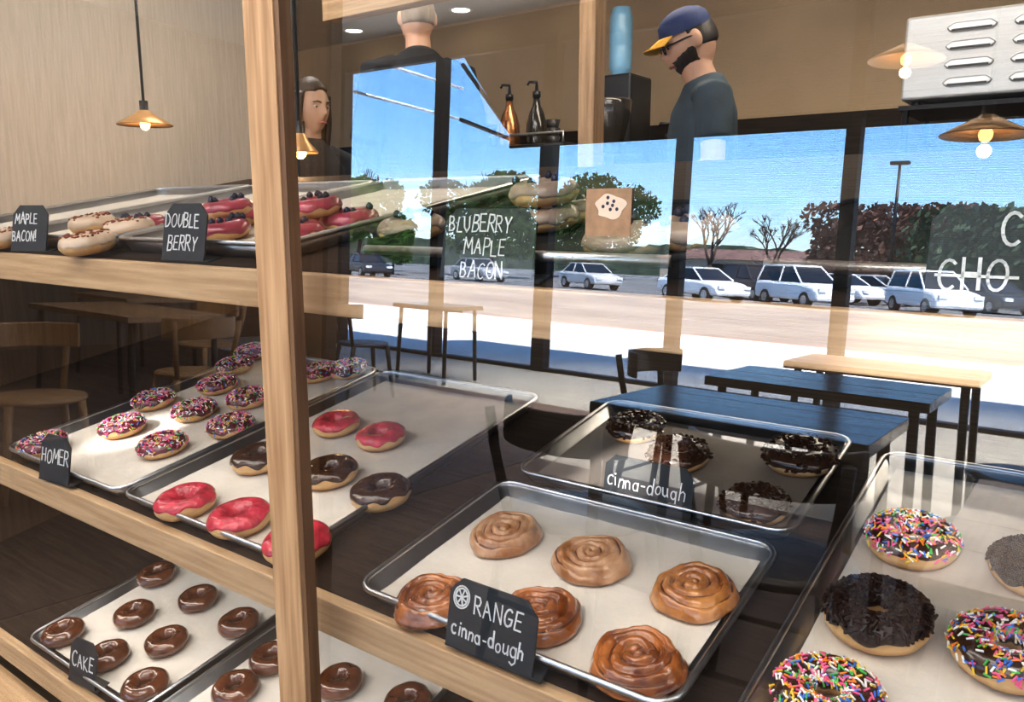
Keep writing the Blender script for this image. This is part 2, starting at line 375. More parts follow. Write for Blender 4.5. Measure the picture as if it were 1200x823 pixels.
for x0, x1 in ((XA + .02, -.775), (-.765, XE - .02)):
    vs, fs = [], []; z = .255; st = .0003; rng = random.Random(3)
    while z < ZT - .03:
        h = RF * st; i = len(vs)
        zz = z + rng.uniform(0, st * .5)
        vs += [(x0, gy(zz), zz), (x1, gy(zz), zz), (x1, gy(zz + h), zz + h), (x0, gy(zz + h), zz + h)]; fs.append((i, i + 1, i + 2, i + 3)); z += st
    me = bpy.data.meshes.new('glass_pane'); me.from_pydata(vs, [], fs); me.materials.append(silver)
    o = bpy.data.objects.new('glass_pane', me); COL.objects.link(o); o.parent = case

# ------------------------------------------------------------------ trays and paper
def AL(k): return math.atan(SLK[k])
def NRM(k): return Vector((0, -sin(AL(k)), cos(AL(k))))
def shelf_pt(k, x, y, lift=0):
    return Vector((x, y, ZS[k] + SLK[k] * (y - Y0))) + NRM(k) * lift
def tray_mesh(w, L, h=.024, dark=False):
    b = MB(); r = .025
    def loop(ix, z, rr):
        out = []
        for cx, cy, a0 in ((w / 2 - ix - rr, ix + rr, -90), (w / 2 - ix - rr, L - ix - rr, 0), (-w / 2 + ix + rr, L - ix - rr, 90), (-w / 2 + ix + rr, ix + rr, 180)):
            for s in range(5):
                a = R(a0 + 22.5 * s); out.append((cx + rr * cos(a), cy + rr * sin(a), z))
        return out
    loops = [loop(.016, .0, .02), loop(.014, .002, .022), loop(.004, h, .028), loop(.0055, h, .026), loop(.0155, .0035, .022)]
    vs = [[b.v(p) for p in l] for l in loops]; n = len(vs[0])
    for A, B in zip(vs, vs[1:]):
        for i in range(n): b.face((A[i], A[(i + 1) % n], B[(i + 1) % n], B[i]))
    b.face(vs[0][::-1]); b.face(vs[-1])
    rim = loop(.003, h, .028); b.tube(rim, .0042, 8, 0 if dark else 1, closed=True)
    if dark: b.tube([(-w / 2 + .02, .001, h - .002), (w / 2 - .02, .001, h - .002)], .006, 8, 1)
    return b.mesh('tray', [dark_pan if dark else alu, alu], True)
tm_full = tray_mesh(.455, .66); tm_half = tray_mesh(.455, .33); tm_dark = tray_mesh(.455, .33, dark=True)
def sheet(w, L, seed, mat=paper):
    b = MB(); nx, ny = 24, 32; g = []
    for j in range(ny + 1):
        row = []
        for i in range(nx + 1):
            x = (i / nx - .5) * w; y = j / ny * L
            e = max(0, 1 - min(i, nx - i) / 2.0) + max(0, 1 - min(j, ny - j) / 2.0)
            z = .0008 + .0016 * (.5 + .5 * noise.noise(Vector((x * 9, y * 9, seed)))) + e * .003 * (.6 + .4 * noise.noise(Vector((x * 14, y * 14, seed + 5))))
            row.append(b.v((x, y, z)))
        g.append(row)
    for j in range(ny):
        for i in range(nx): b.face((g[j][i], g[j][i + 1], g[j + 1][i + 1], g[j + 1][i]))
    return b.mesh('parchment', mat, True)
pm_full = sheet(.41, .615, 1.3); pm_half = sheet(.41, .287, 4.7); pm_shaded = sheet(.41, .287, 8.1, paper_d)
def tray(k, x0, y0, full, w):
    p = shelf_pt(k, x0 + .2275, y0, .0005)
    o = bpy.data.objects.new('baking_tray', (tm_half, tm_full, tm_dark, tm_half)[full]); COL.objects.link(o); o.location = p; o.rotation_euler = (AL(k), 0, 0)
    tag(o, ('dark baking tray with bright front rim holding ' if full == 2 else 'shallow aluminium tray holding ') + w, 'tray', 'baking trays in the case')
    if full == 2: return
    q = shelf_pt(k, x0 + .2275, y0 + .021, .0045)
    o = bpy.data.objects.new('parchment_sheet', (pm_half, pm_full, None, pm_shaded)[full]); COL.objects.link(o); o.location = q; o.rotation_euler = (AL(k), 0, 0)
    tag(o, ('shaded' if full == 3 else 'white') + ' parchment sheet under ' + w, 'baking paper', 'parchment sheets lining the trays')
T = [('U', -2.31, .085, 1, 'one maple donut at the far left'), ('U', -1.84, .085, 1, 'maple bacon donuts on the top shelf'), ('U', -1.365, .085, 1, 'double berry donuts on the top shelf'), ('U', -.765, .085, 2, 'blueberry donuts on the top shelf'), ('U', -.26, .085, 2, 'the big chalk sign at the right'),
     ('M', -1.81, .05, 1, 'sprinkled donuts on the middle shelf'), ('M', -1.345, .05, 1, 'pink and chocolate rings on the middle shelf'),
     ('M', -.75, .05, 0, 'orange cinnamon rolls on the middle shelf'), ('M', -.75, .405, 3, 'dark chocolate donuts behind the orange rolls'),
     ('M', -.245, .05, 1, 'sprinkled chocolate donuts at the right'),
     ('B', -1.81, .05, 1, 'cake donuts, bottom shelf left'), ('B', -1.335, .05, 1, 'cake donuts, bottom shelf by the post')]
for a_ in T: tray(*a_)

# ------------------------------------------------------------------ donuts
def ring(b, Rm, r, flat, v0, v1, nu, nv, off, seed, wav=0, closed=True):
    rows = []
    for i in range(nu):
        u = 2 * PI * i / nu; row = []
        lo = v0 - wav * (.3 + .9 * noise.noise(Vector((cos(u) * 2.2, sin(u) * 2.2, seed)))) if wav else v0
        hi = v1 + (wav * .5 * noise.noise(Vector((cos(u) * 2, sin(u) * 2, seed + 9))) if wav else 0)
        for j in range(nv + (0 if closed else 1)):
            s = j / nv; v = lo + (hi - lo) * s
            o = off
            if not closed and (j == 0 or j == nv): o = -.0012
            rr = r * (1 + .06 * noise.noise(Vector((cos(u) * 2.5, sin(u) * 2.5, sin(v) + seed)))) + o
            Rw = Rm * (1 + .04 * noise.noise(Vector((cos(u) * 1.2, sin(u) * 1.2, seed + 20))))
            z = flat * (r + rr * sin(v)); z = max(z, .0012)
            row.append(b.v(((Rw + rr * cos(v)) * cos(u), (Rw + rr * cos(v)) * sin(u), z)))
        rows.append(row)
    for i in range(nu):
        A, B = rows[i], rows[(i + 1) % nu]; m = len(A)
        for j in range(m if closed else m - 1): b.face((A[j], B[j], B[(j + 1) % m], A[(j + 1) % m]))
def surf(Rm, r, flat, u, v, off):
    rr = r + off
    p = Vector(((Rm + rr * cos(v)) * cos(u), (Rm + rr * cos(v)) * sin(u), flat * (r + rr * sin(v))))
    n = Vector((cos(u) * cos(v), sin(u) * cos(v), sin(v))); return p, n
def sprinkles(Rm, r, flat, n, seed, cols, mats=None, vlo=-2, L=.0036, rad=.00115):
    rng = random.Random(seed); b = MB()
    for _ in range(n):
        p, nn = surf(Rm, r, flat, rng.uniform(0, 2 * PI), R(rng.uniform(vlo, 165)), .0028)
        t = nn.orthogonal().normalized(); t.rotate(Matrix.Rotation(rng.uniform(0, PI), 3, nn)); t = (t + nn * rng.uniform(-.2, .45)).normalized() * L
        b.tube([p - t, p + t], rad, 5, rng.choice(cols))
    return b.mesh('sprinkles', mats or spr)
def lumps(Rm, r, flat, n, seed, mat, name, lo, hi, v0=20, v1=150):
    rng = random.Random(seed); b = MB()
    for _ in range(n):
        p, nn = surf(Rm, r, flat, rng.uniform(0, 2 * PI), R(rng.uniform(v0, v1)), .0022)
        s = rng.uniform(lo, hi); b.ball(p, s, 5, 3, (rng.uniform(.7, 1.6), rng.uniform(.7, 1.6), rng.uniform(.5, 1)))
    return b.mesh(name, mat)
def berry(b, p, r):
    b.ball(p, r, 10, 7); b.tube([Vector(p) + Vector((r * .35 * cos(a), r * .35 * sin(a), r * .95)) for a in [2 * PI * k / 8 for k in range(8)]], r * .13, 4, closed=True)
roll_m = M('roll_golden', (.6, .27, .085), .2, var=.4, vs=26, bump=.3, bs=70, coat=1, col2=(.28, .085, .025))
roll_d = M('roll_dark', (.5, .175, .045), .14, var=.4, vs=26, bump=.3, bs=70, coat=1, col2=(.15, .038, .013))
roll_s = M('roll_sugar', (.62, .38, .22), .28, var=.4, vs=30, bump=.35, bs=70, coat=.7, col2=(.34, .14, .05))
swirl_m = M('cinnamon', (.14, .045, .018), .3, var=.4, vs=60, coat=.5)
PROTO = {}
def proto(kind, var):
    if (kind, var) in PROTO: return PROTO[kind, var]
    sd = var * 3.7 + len(kind); parts = []
    Rm, r, fl = (.0275, .0155, .98) if kind == 'cake' else ((.0345, .0195, .95) if kind == 'chocspr' else ((.035, .0185, 1.05) if kind == 'crumb' else (.033, .0195, .88)))
    if kind == 'maple': fl = 1.0
    if kind == 'roll':
        b = MB(); nr, na = 48, 96; rad = .053; g = []; pit = .0132
        def wob(th): return 1 + .1 * noise.noise(Vector((cos(th) * 1.3, sin(th) * 1.3, sd))) + .03 * noise.noise(Vector((cos(th) * 3, sin(th) * 3, sd)))
        def pw_(rr, th): return rr + .0026 * noise.noise(Vector((rr * 30 * cos(th), rr * 30 * sin(th), sd + 3)))
        def hz(rr, th):
            q = rr / rad; ph = (pw_(rr, th) / pit - th / (2 * PI)) % 1.0
            gv = math.exp(-((min(ph, 1 - ph)) / .17) ** 2)
            edge = max(0, (q - .74) / .26)
            return .0215 + .0035 * (1 - q * q) + .001 * sin(PI * ph) - .0035 * gv * (1 - .5 * edge) - .0155 * edge ** 2.4 + .004 * noise.noise(Vector((rr * 40 * cos(th), rr * 40 * sin(th), sd))) + .0012 * noise.noise(Vector((rr * 140 * cos(th), rr * 140 * sin(th), sd)))
        for i in range(1, nr + 1):
            rr = rad * i / nr
            g.append([b.v((rr * wob(th) * cos(th), rr * wob(th) * sin(th), hz(rr, th))) for th in [2 * PI * a / na for a in range(na)]])
        for zz, k in ((.004, .985), (.0005, .93)):
            g.append([b.v((rad * k * wob(th) * cos(th), rad * k * wob(th) * sin(th), zz)) for th in [2 * PI * a / na for a in range(na)]])
        for A, B in zip(g, g[1:]):
            for a in range(na): b.face((A[a], A[(a + 1) % na], B[(a + 1) % na], B[a]))
        b.face(g[0]); b.face(g[-1])
        parts.append(('dough', b.mesh('dough', (roll_m, roll_d, roll_s)[var], True), None))
        b = MB(); pts = []; N = 160
        for s in range(N):
            th = s / N * 2 * PI * 3.8 + .5; rr = pit * (th / (2 * PI))
            for _ in range(3): rr = pit * (th / (2 * PI)) - (pw_(rr, th) - rr)
            rr = max(rr, .0006); w = wob(th)
            if rr > rad * .9: break
            pts.append((rr * w * cos(th), rr * w * sin(th), hz(rr, th) - .0006))
        b.tube(pts, [.0013 + .0007 * sin(s * .37) for s in range(len(pts))], 6); parts.append(('cinnamon_swirl', b.mesh('cinnamon_swirl', swirl_m, True), None))
    else:
        b = MB(); ring(b, Rm, r, fl, 0, 2 * PI, 40, 18, 0, sd); parts.append(('dough', b.mesh('dough', dough_choc if kind == 'cake' else dough, True), None))
        im = {'cake': glaze_cake, 'pink': ice_pink, 'pinkspr': ice_wine, 'choc': ice_choc, 'chocspr': ice_choc, 'crumb': ice_dark, 'crust': ice_choc, 'maple': ice_maple, 'berry': ice_berry, 'blue': ice_white}[kind]
        lo, hi, wv = (R(-25), R(205), R(20)) if kind == 'cake' else ((R(20), R(185), R(38)) if kind in ('choc', 'crumb', 'chocspr', 'pink') else (R(4), R(190), R(34)))
        b = MB(); ring(b, Rm, r, fl, lo, hi, 64, 18, .0018, sd + 2, wv, False); parts.append(('icing', b.mesh('icing', im, True), None))
        if kind == 'pinkspr': parts.append(('sprinkles', sprinkles(Rm, r, fl, 300, var + 5, (0, 0, 4, 4, 0, 1, 2, 3)), 'stuff'))
        if kind == 'chocspr': parts.append(('sprinkles', sprinkles(Rm, r, fl, 460, var + 5, (0, 1, 2, 3, 4, 5, 0, 4), vlo=8), 'stuff'))
        if kind == 'crumb': parts.append(('chocolate_sprinkles', sprinkles(Rm, r, fl, 620, var, (0,), [crumb_m], 18, .0045, .0018), 'stuff'))
        if kind == 'crust': parts.append(('chocolate_pieces', lumps(Rm, r, fl, 160, var, ice_choc, 'chocolate_pieces', .002, .0048, -5, 160), 'stuff'))
        if kind == 'maple': parts.append(('bacon_bits', lumps(Rm, r, fl, 70, var, bacon, 'bacon_bits', .002, .0042, 50, 140), 'stuff'))
        if kind in ('berry', 'blue'):
            rng = random.Random(var)
            for q in range(7):
                p, nn = surf(Rm, r, fl, rng.uniform(0, 2 * PI), R(rng.uniform(65, 140)), .005)
                b = MB(); berry(b, p, .0068); parts.append(('blueberry', b.mesh('blueberry', blue_b, True), None))
    PROTO[kind, var] = parts; return parts
NAMES = {'cake': 'cake_donut', 'roll': 'cinnamon_roll'}
def put(kind, k, px, py, label, group, var=0, sc=1.0, lift=.017, Y=None, up=0):
    n = NRM(k)
    if Y is not None:
        q = d_y(px, 270, Y); p = shelf_pt(k, q.x, Y, .0068 + up)
    else:
        d = ray(px, py); p0 = shelf_pt(k, 0, Y0, .0068 + lift)
        t = (p0 - CAM).dot(n) / d.dot(n); p = CAM + d * t - n * lift
    th = random.uniform(0, 2 * PI)
    o = thing(NAMES.get(kind, 'ring_donut'), label, 'cinnamon roll' if kind == 'roll' else 'donut', p, (Matrix.Rotation(AL(k), 3, 'X') @ Matrix.Rotation(th, 3, 'Z')).to_euler(), group)
    o.scale = (sc, sc, sc)
    for nm, me, kd in proto(kind, var):
        c = bpy.data.objects.new(nm, me); COL.objects.link(c); c.parent = o
        if kd: c['kind'] = kd
    return o

G = 'orange cinnamon rolls on the front tray'
put('roll', 'M', 590, 622, 'pale sugared cinnamon roll in the back left of the orange tray', G, 2)
put('roll', 'M', 692, 650, 'pale sugared cinnamon roll in the middle of the back row', G, 2)
put('roll', 'M', 814, 687, 'golden cinnamon roll in the back right of the orange tray', G, 0)
put('roll', 'M', 507, 698, 'golden brown cinnamon roll left of the orange chalk sign', G, 1)
put('roll', 'M', 632, 716, 'dark cinnamon roll half hidden behind the orange chalk sign', G, 1)
put('roll', 'M', 745, 770, 'large shiny cinnamon roll nearest the glass, right of the orange sign', G, 1, 1.03)
G = 'pink and chocolate rings on the middle tray'
put('pink', 'M', 217, 588, 'pink iced ring at the front left corner of its tray', G, 0, .95)
put('pink', 'M', 281, 607, 'pink iced ring just left of the oak post', G, 1, .95)
put('pink', 'M', 348, 636, 'pink iced ring mostly hidden by the oak post', G, 0, .95)
put('choc', 'M', 303, 537, 'chocolate iced ring half hidden behind the left of the oak post', G, 0, .95)
put('choc', 'M', 386, 553, 'chocolate iced ring just right of the oak post', G, 1, .95)
put('choc', 'M', 446, 577, 'chocolate iced ring farthest right on the pink and chocolate tray', G, 0, .95)
put('pink', 'M', 394, 496, 'pink iced ring at the back, beside the oak post', G, 1, .9)
put('pink', 'M', 446, 511, 'pink iced ring at the back, farthest from the post', G, 0, .9)
G = 'sprinkled rings on the left tray'
for i, (x, y, l) in enumerate(((190, 521, 'front right of the left tray'), (143, 499, 'second row, right of the homer sign'), (50, 520, 'half hidden behind the homer sign'), (270, 498, 'second row, left of the oak post'), (227, 480, 'in the middle of the left tray'), (180, 468, 'left column, third row'), (290, 466, 'touching the oak post, third row'), (255, 450, 'fourth row of the left tray'), (275, 428, 'fifth row, left of the post'), (296, 412, 'farthest back, left of the post'), (372, 436, 'just right of the post'), (408, 432, 'back corner, farthest right'))):
    put('pinkspr', 'M', x, y, 'dark ring donut with pink and white sprinkles, ' + l, G, i % 3, .9)
G = 'dark chocolate donuts on the rear tray'
put('crust', 'M', 745, 500, 'knobbly chocolate donut at the back left of the rear tray', G, 0, .95)
put('crust', 'M', 795, 532, 'knobbly chocolate donut behind the rear chalk sign', G, 1, .95)
put('crust', 'M', 938, 535, 'wide knobbly chocolate donut at the back right of the rear tray', G, 0, 1.05)
put('crust', 'M', 885, 590, 'knobbly chocolate donut at the front right of the rear tray', G, 1, .9)
G = 'chocolate donuts on the right tray'
put('chocspr', 'M', 1068, 634, 'chocolate ring with rainbow sprinkles farthest back on the right tray', G, 0, 1.0)
put('crumb', 'M', 1028, 724, 'ring donut thickly covered in chocolate sprinkles', G, 0, 1.03)
put('chocspr', 'M', 1182, 765, 'chocolate ring with rainbow sprinkles at the right picture edge', G, 1, 1.0)
put('chocspr', 'M', 970, 818, 'chocolate ring with rainbow sprinkles nearest the glass', G, 2, .95)
put('crumb', 'M', 1216, 668, 'chocolate sprinkled donut cut off by the right picture edge', G, 1, .93)
G = 'chocolate cake donuts on the bottom shelf'
for i, (x, y, l) in enumerate(((170, 803, 'front right of the cake sign'), (125, 768, 'directly right behind the cake sign'), (74, 741, 'behind the cake sign, left edge of the tray'), (195, 751, 'in the middle of the bottom left tray'), (157, 719, 'left column, third from the front'), (280, 729, 'right column, beside the oak post'), (232, 701, 'centre column, far row'), (183, 673, 'farthest back on the bottom left tray'), (275, 806, 'front left of the second bottom tray'), (318, 771, 'against the left side of the oak post'), (398, 798, 'just right of the oak post at the bottom'), (478, 822, 'lowest right, at the bottom picture edge'))):
    put('cake', 'B', x, y, 'brown glazed cake donut ' + l, G, i % 3, 1.0)
G = 'maple bacon donuts on the top shelf'
for i, (x, y, l) in enumerate(((103, 285, 'right of the maple bacon sign, front one'), (152, 267, 'right one of the group'), (108, 262, 'farthest back'), (2, 280, 'at the left picture edge'))):
    put('maple', 'U', x, y, 'maple iced donut with bacon crumbs, ' + l, G, i % 3, .84)
G = 'double berry donuts on the top shelf'
for i, (x, Y, l) in enumerate(((168, .21, 'left of the double berry sign'), (262, .18, 'right of the double berry sign, front'), (280, .29, 'behind the double berry sign, left of the post'), (345, .17, 'front, just right of the oak post'), (372, .3, 'behind the post, right side'), (412, .28, 'farthest right of its tray'), (325, .42, 'farthest back, hidden by the post'))):
    put('berry', 'U', x, 0, 'pinkish red iced donut topped with berries, ' + l, G, i % 3, .88, Y=Y)
for i, (x, Y, l) in enumerate(((272, .235, 'left of the oak post'), (374, .24, 'right of the oak post'))):
    put('berry', 'U', x, 0, 'pinkish red berry donut stacked on two others, ' + l, G, i, .82, Y=Y, up=.028)
G = 'blueberry maple donuts on the top shelf'
for i, (x, Y, l) in enumerate(((640, .3, 'right of the blueberry sign'), (672, .36, 'farthest back, beside the brown sticker'), (735, .17, 'in front with berries piled on top'), (485, .22, 'left of the blueberry sign'), (815, .22, 'farthest right on its tray'))):
    put('blue', 'U', x, 0, 'cream iced donut with blueberries, ' + l, G, i % 3, .9, Y=Y)
put('blue', 'U', 642, 0, 'cream iced donut with blueberries, stacked on another donut', G, 1, .9, Y=.305, up=.034)
p = mray(714, 249)[0]
kc = thing('sticker', 'small square brown sticker with a donut picture on the case glass', 'sticker', (p.x, p.y - .0022, p.z), (-GT, 0, 0))
kraft = M('kraft', (.36, .22, .13), .8, var=.25, vs=90)
b = MB(); b.box(-.0225, .0225, 0, .0008, -.0205, .0205); b.build('backing', kraft, kc)
b = MB()
poly = [((.0145 + .0016 * sin(5 * a) + .001 * sin(3 * a + 1)) * cos(a) + .002, (.0105 + .0012 * sin(4 * a)) * sin(a) + .005) for a in [2 * PI * q / 40 for q in range(40)]]
b.prism(poly, -.0004, -.0001); pd = b.build('printed_donut', ice_maple, kc)
b = MB()
for q in range(7):
    a = q * 2.4; b.ball((.002 + .008 * cos(a) * (q / 7 + .3), -.0005, .006 + .006 * sin(a) * (q / 7 + .3)), .0016, 8, 5, (1, .25, 1))
b.build('printed_berries', blue_b, pd)

# ------------------------------------------------------------------ chalk signs
def arc(cx, cy, rx, ry, a0, a1, n=12): return [(cx + rx * cos(R(a0 + (a1 - a0) * i / n)), cy + ry * sin(R(a0 + (a1 - a0) * i / n))) for i in range(n + 1)]
circ = arc(.2, .27, .19, .27, 20, 380, 14)
GL = {'A': ([[(0, 0), (.3, 1), (.6, 0)], [(.12, .4), (.48, .4)]], .62), 'B': ([[(0, 0), (0, 1)], [(0, 1), (.33, .97), (.42, .77), (.3, .56), (0, .53)], [(0, .53), (.4, .48), (.5, .25), (.35, .03), (0, 0)]], .52),
      'C': ([arc(.32, .5, .3, .5, 50, 310)], .58), 'D': ([[(0, 0), (0, 1), (.3, .93), (.5, .65), (.5, .35), (.3, .07), (0, 0)]], .52), 'E': ([[(.45, 1), (0, 1), (0, 0), (.47, 0)], [(0, .52), (.38, .52)]], .48),
      'G': ([arc(.32, .5, .3, .5, 50, 320), [(.33, .45), (.6, .45), (.56, .1)]], .62), 'H': ([[(0, 0), (0, 1)], [(.5, 0), (.5, 1)], [(0, .5), (.5, .5)]], .52), 'K': ([[(0, 0), (0, 1)], [(.48, 1), (0, .45), (.5, 0)]], .52),
      'L': ([[(0, 1), (0, 0), (.45, 0)]], .47), 'M': ([[(0, 0), (.08, 1), (.35, .35), (.62, 1), (.7, 0)]], .72), 'N': ([[(0, 0), (0, 1), (.5, 0), (.5, 1)]], .52), 'O': ([arc(.3, .5, .29, .48, 80, 440, 16)], .62),
      'P': ([[(0, 0), (0, 1), (.35, .97), (.45, .75), (.35, .52), (0, .48)]], .48), 'R': ([[(0, 0), (0, 1), (.35, .97), (.45, .75), (.35, .52), (0, .48)], [(.15, .5), (.5, 0)]], .52),
      'U': ([[(0, 1), (.02, .3), (.25, 0), (.48, .3), (.5, 1)]], .52), 'Y': ([[(0, 1), (.27, .5), (.54, 1)], [(.27, .5), (.25, 0)]], .55), '!': ([[(.12, 1.05), (.1, .3)], [(.1, .08), (.1, -.02)]], .2),
      'c': ([arc(.2, .28, .2, .28, 50, 310)], .38), 'i': ([[(.08, .55), (.08, 0)], [(.08, .74), (.09, .8)]], .16), 'n': ([[(0, .55), (0, 0)], [(0, .4), (.18, .56), (.34, .45), (.35, 0)]], .37), 'a': ([circ, [(.4, .55), (.4, 0)]], .42),
      '-': ([[(.03, .3), (.28, .3)]], .3), 'd': ([circ, [(.4, 1), (.4, 0)]], .42), 'o': ([circ], .4), 'u': ([[(0, .55), (.02, .1), (.18, 0), (.36, .15), (.37, .55)], [(.37, .2), (.39, 0)]], .4),
      'g': ([circ, [(.4, .55), (.4, -.25), (.2, -.42), (0, -.3)]], .42), 'h': ([[(0, 1), (0, 0)], [(0, .4), (.18, .55), (.34, .42), (.35, 0)]], .37), ' ': ([], .4)}
SLICE = ([arc(.5, .5, .52, .55, 80, 440, 20)] + [[(.5, .5), (.5 + .42 * cos(R(a)), .5 + .45 * sin(R(a)))] for a in (20, 70, 125, 180, 235, 290, 335)] + [arc(.5, .5, .4, .43, 80, 440, 18)], 1.08)
def stroke(b, pts, w, y):
    for p, q in zip(pts, pts[1:]):
        p, q = Vector(p), Vector(q); d = q - p
        if d.length < 1e-7: continue
        d.normalize(); n = Vector((-d.y, d.x)) * w / 2; p2, q2 = p - d * w * .3, q + d * w * .3
        c = [p2 + n, p2 - n, q2 - n, q2 + n]; b.hull([(v.x, y, v.y) for v in c], [(v.x, y - .0005, v.y) for v in c])
def sign(label, k, px, py, w, h, lines, sw=.0016, rz=0, foot=True, lift=0):
    d = ray(px, py); n = NRM(k); p0 = shelf_pt(k, 0, Y0, .008 + lift); p = CAM + d * ((p0 - CAM).dot(n) / d.dot(n))
    if k == 'U':
        q = d_y(px, py, .054); p = shelf_pt('U', q.x, .054, .001)
    t = thing('chalk_sign', label, 'sign', p, (0, 0, R(rz)), 'small chalk name signs on the trays')
    c = .016 * h / .08; lean = Matrix.Rotation(R(-10), 4, 'X'); fd = .03
    b = MB(); b.prism([(-w / 2, 0), (w / 2, 0), (w / 2, h - c), (w / 2 - c, h), (-w / 2 + c, h), (-w / 2, h - c)], 0, .003); b.bm.transform(lean)
    pl = b.build('board', board, t, False, .0006)
    rng = random.Random(label); b = MB()
    for txt, lh, x, z, *sl in lines:
        cur = x
        for ch in txt:
            g, adv = SLICE if ch == '@' else GL[ch]
            s = lh * rng.uniform(.9, 1.08); dz = rng.uniform(-.07, .07) * lh; a = rng.uniform(-.1, .14)
            for pl_ in g: stroke(b, [(cur + (qx + a * qz) * s * .92, z + dz + qz * s) for qx, qz in pl_], sw * rng.uniform(.85, 1.2), -.0004)
            cur += (adv + .17) * lh * .92
        if sl: stroke(b, [(x - .002, z + lh * .42), (cur + .002, z + lh * .42)], sw, -.0004)
    b.bm.transform(lean); b.build('lettering', chalk, pl)
    b = MB(); b.slab([(-w / 2, .0), (w / 2 + .012, 0), (w / 2 + .006, fd), (-w / 2 + .01, fd)], 0, .0025); b.bm.transform(Matrix.Rotation(AL(k), 4, 'X')); b.build('foot', board, t)
sign('black chalk sign reading orange cinna-dough with a drawn orange slice', 'M', 570, 776, .125, .084, [('@', .026, -.056, .049), ('RANGE', .021, -.024, .049), ('cinna-dough', .0195, -.054, .017)], .0019)
sign('black chalk sign reading cinna-dough on the rear tray', 'M', 755, 600, .145, .075, [('cinna-dough', .024, -.066, .028)], .0019)
sign('black chalk sign reading homer beside the sprinkled donuts', 'M', 62, 566, .095, .09, [('HOMER', .026, -.041, .036)], .0023, 6)
sign('black chalk sign reading cake on the bottom shelf', 'B', 95, 804, .088, .092, [('CAKE', .028, -.035, .034)], .0026, 6)
sign('black chalk sign reading maple bacon at the far left', 'U', 33, 300, .098, .088, [('MAPLE', .0195, -.040, .053), ('BACON!', .0185, -.045, .02)], .0021, 12)
sign('black chalk sign reading double berry left of the post', 'U', 213, 305, .096, .088, [('DOUBLE', .0205, -.043, .051), ('BERRY', .022, -.035, .017)], .002, 6)
sign('black chalk sign reading bluberry maple bacon behind the sky reflection', 'U', 566, 330, .125, .078, [('BLUBERRY', .0175, -.054, .053), ('MAPLE', .0175, -.03, .028), ('BACON', .0175, -.032, .002)], .0015)
sign('large black chalk sign cut off by the right picture edge', 'U', 1196, 378, .13, .085, [('C', .024, -.018, .05), ('CHO', .024, -.056, .016, 1)], .0022)

# ------------------------------------------------------------------ people
def bt(b, pts, n=14):
    rings = []; P = [Vector(p[0]) for p in pts]; N = len(P)
    for i, (c, rx, ry) in enumerate(pts):
        t = (P[min(i + 1, N - 1)] - P[max(i - 1, 0)]).normalized()
        ref = Vector((0, 1, 0)) if abs(t.y) < .9 else Vector((0, 0, 1))
        a = ref.cross(t).normalized() if ref.cross(t).length > 1e-6 else Vector((1, 0, 0)); bb = t.cross(a).normalized()
        rings.append([b.v(P[i] + a * rx * cos(2 * PI * k / n) + bb * ry * sin(2 * PI * k / n)) for k in range(n)])
    for A, B in zip(rings, rings[1:]):
        for k in range(n): b.face((A[k], A[(k + 1) % n], B[(k + 1) % n], B[k]))
    for rg, i, s in ((rings[0], 0, -1), (rings[-1], N - 1, 1)):
        t = (P[1] - P[0]) if i == 0 else (P[-1] - P[-2]); t.normalize()
        c = b.v(P[i] + t * s * min(pts[i][1], pts[i][2]) * .6)
        for k in range(n): b.face((rg[k], rg[(k + 1) % n], c))
def remesh(mb, name, mat, parent, voxel=.007, sm=4):
    o = mb.build(name, mat); m = o.modifiers.new('r', 'REMESH'); m.mode = 'VOXEL'; m.voxel_size = voxel
    s = o.modifiers.new('s', 'SMOOTH'); s.factor = .5; s.iterations = sm
    dg = bpy.context.evaluated_depsgraph_get(); me = bpy.data.meshes.new_from_object(o.evaluated_get(dg))
    o.modifiers.clear(); o.data = me; me.materials.clear(); me.materials.append(mat)
    for p in me.polygons: p.use_smooth = True
    o.parent = parent; return o
HZ = 1.605
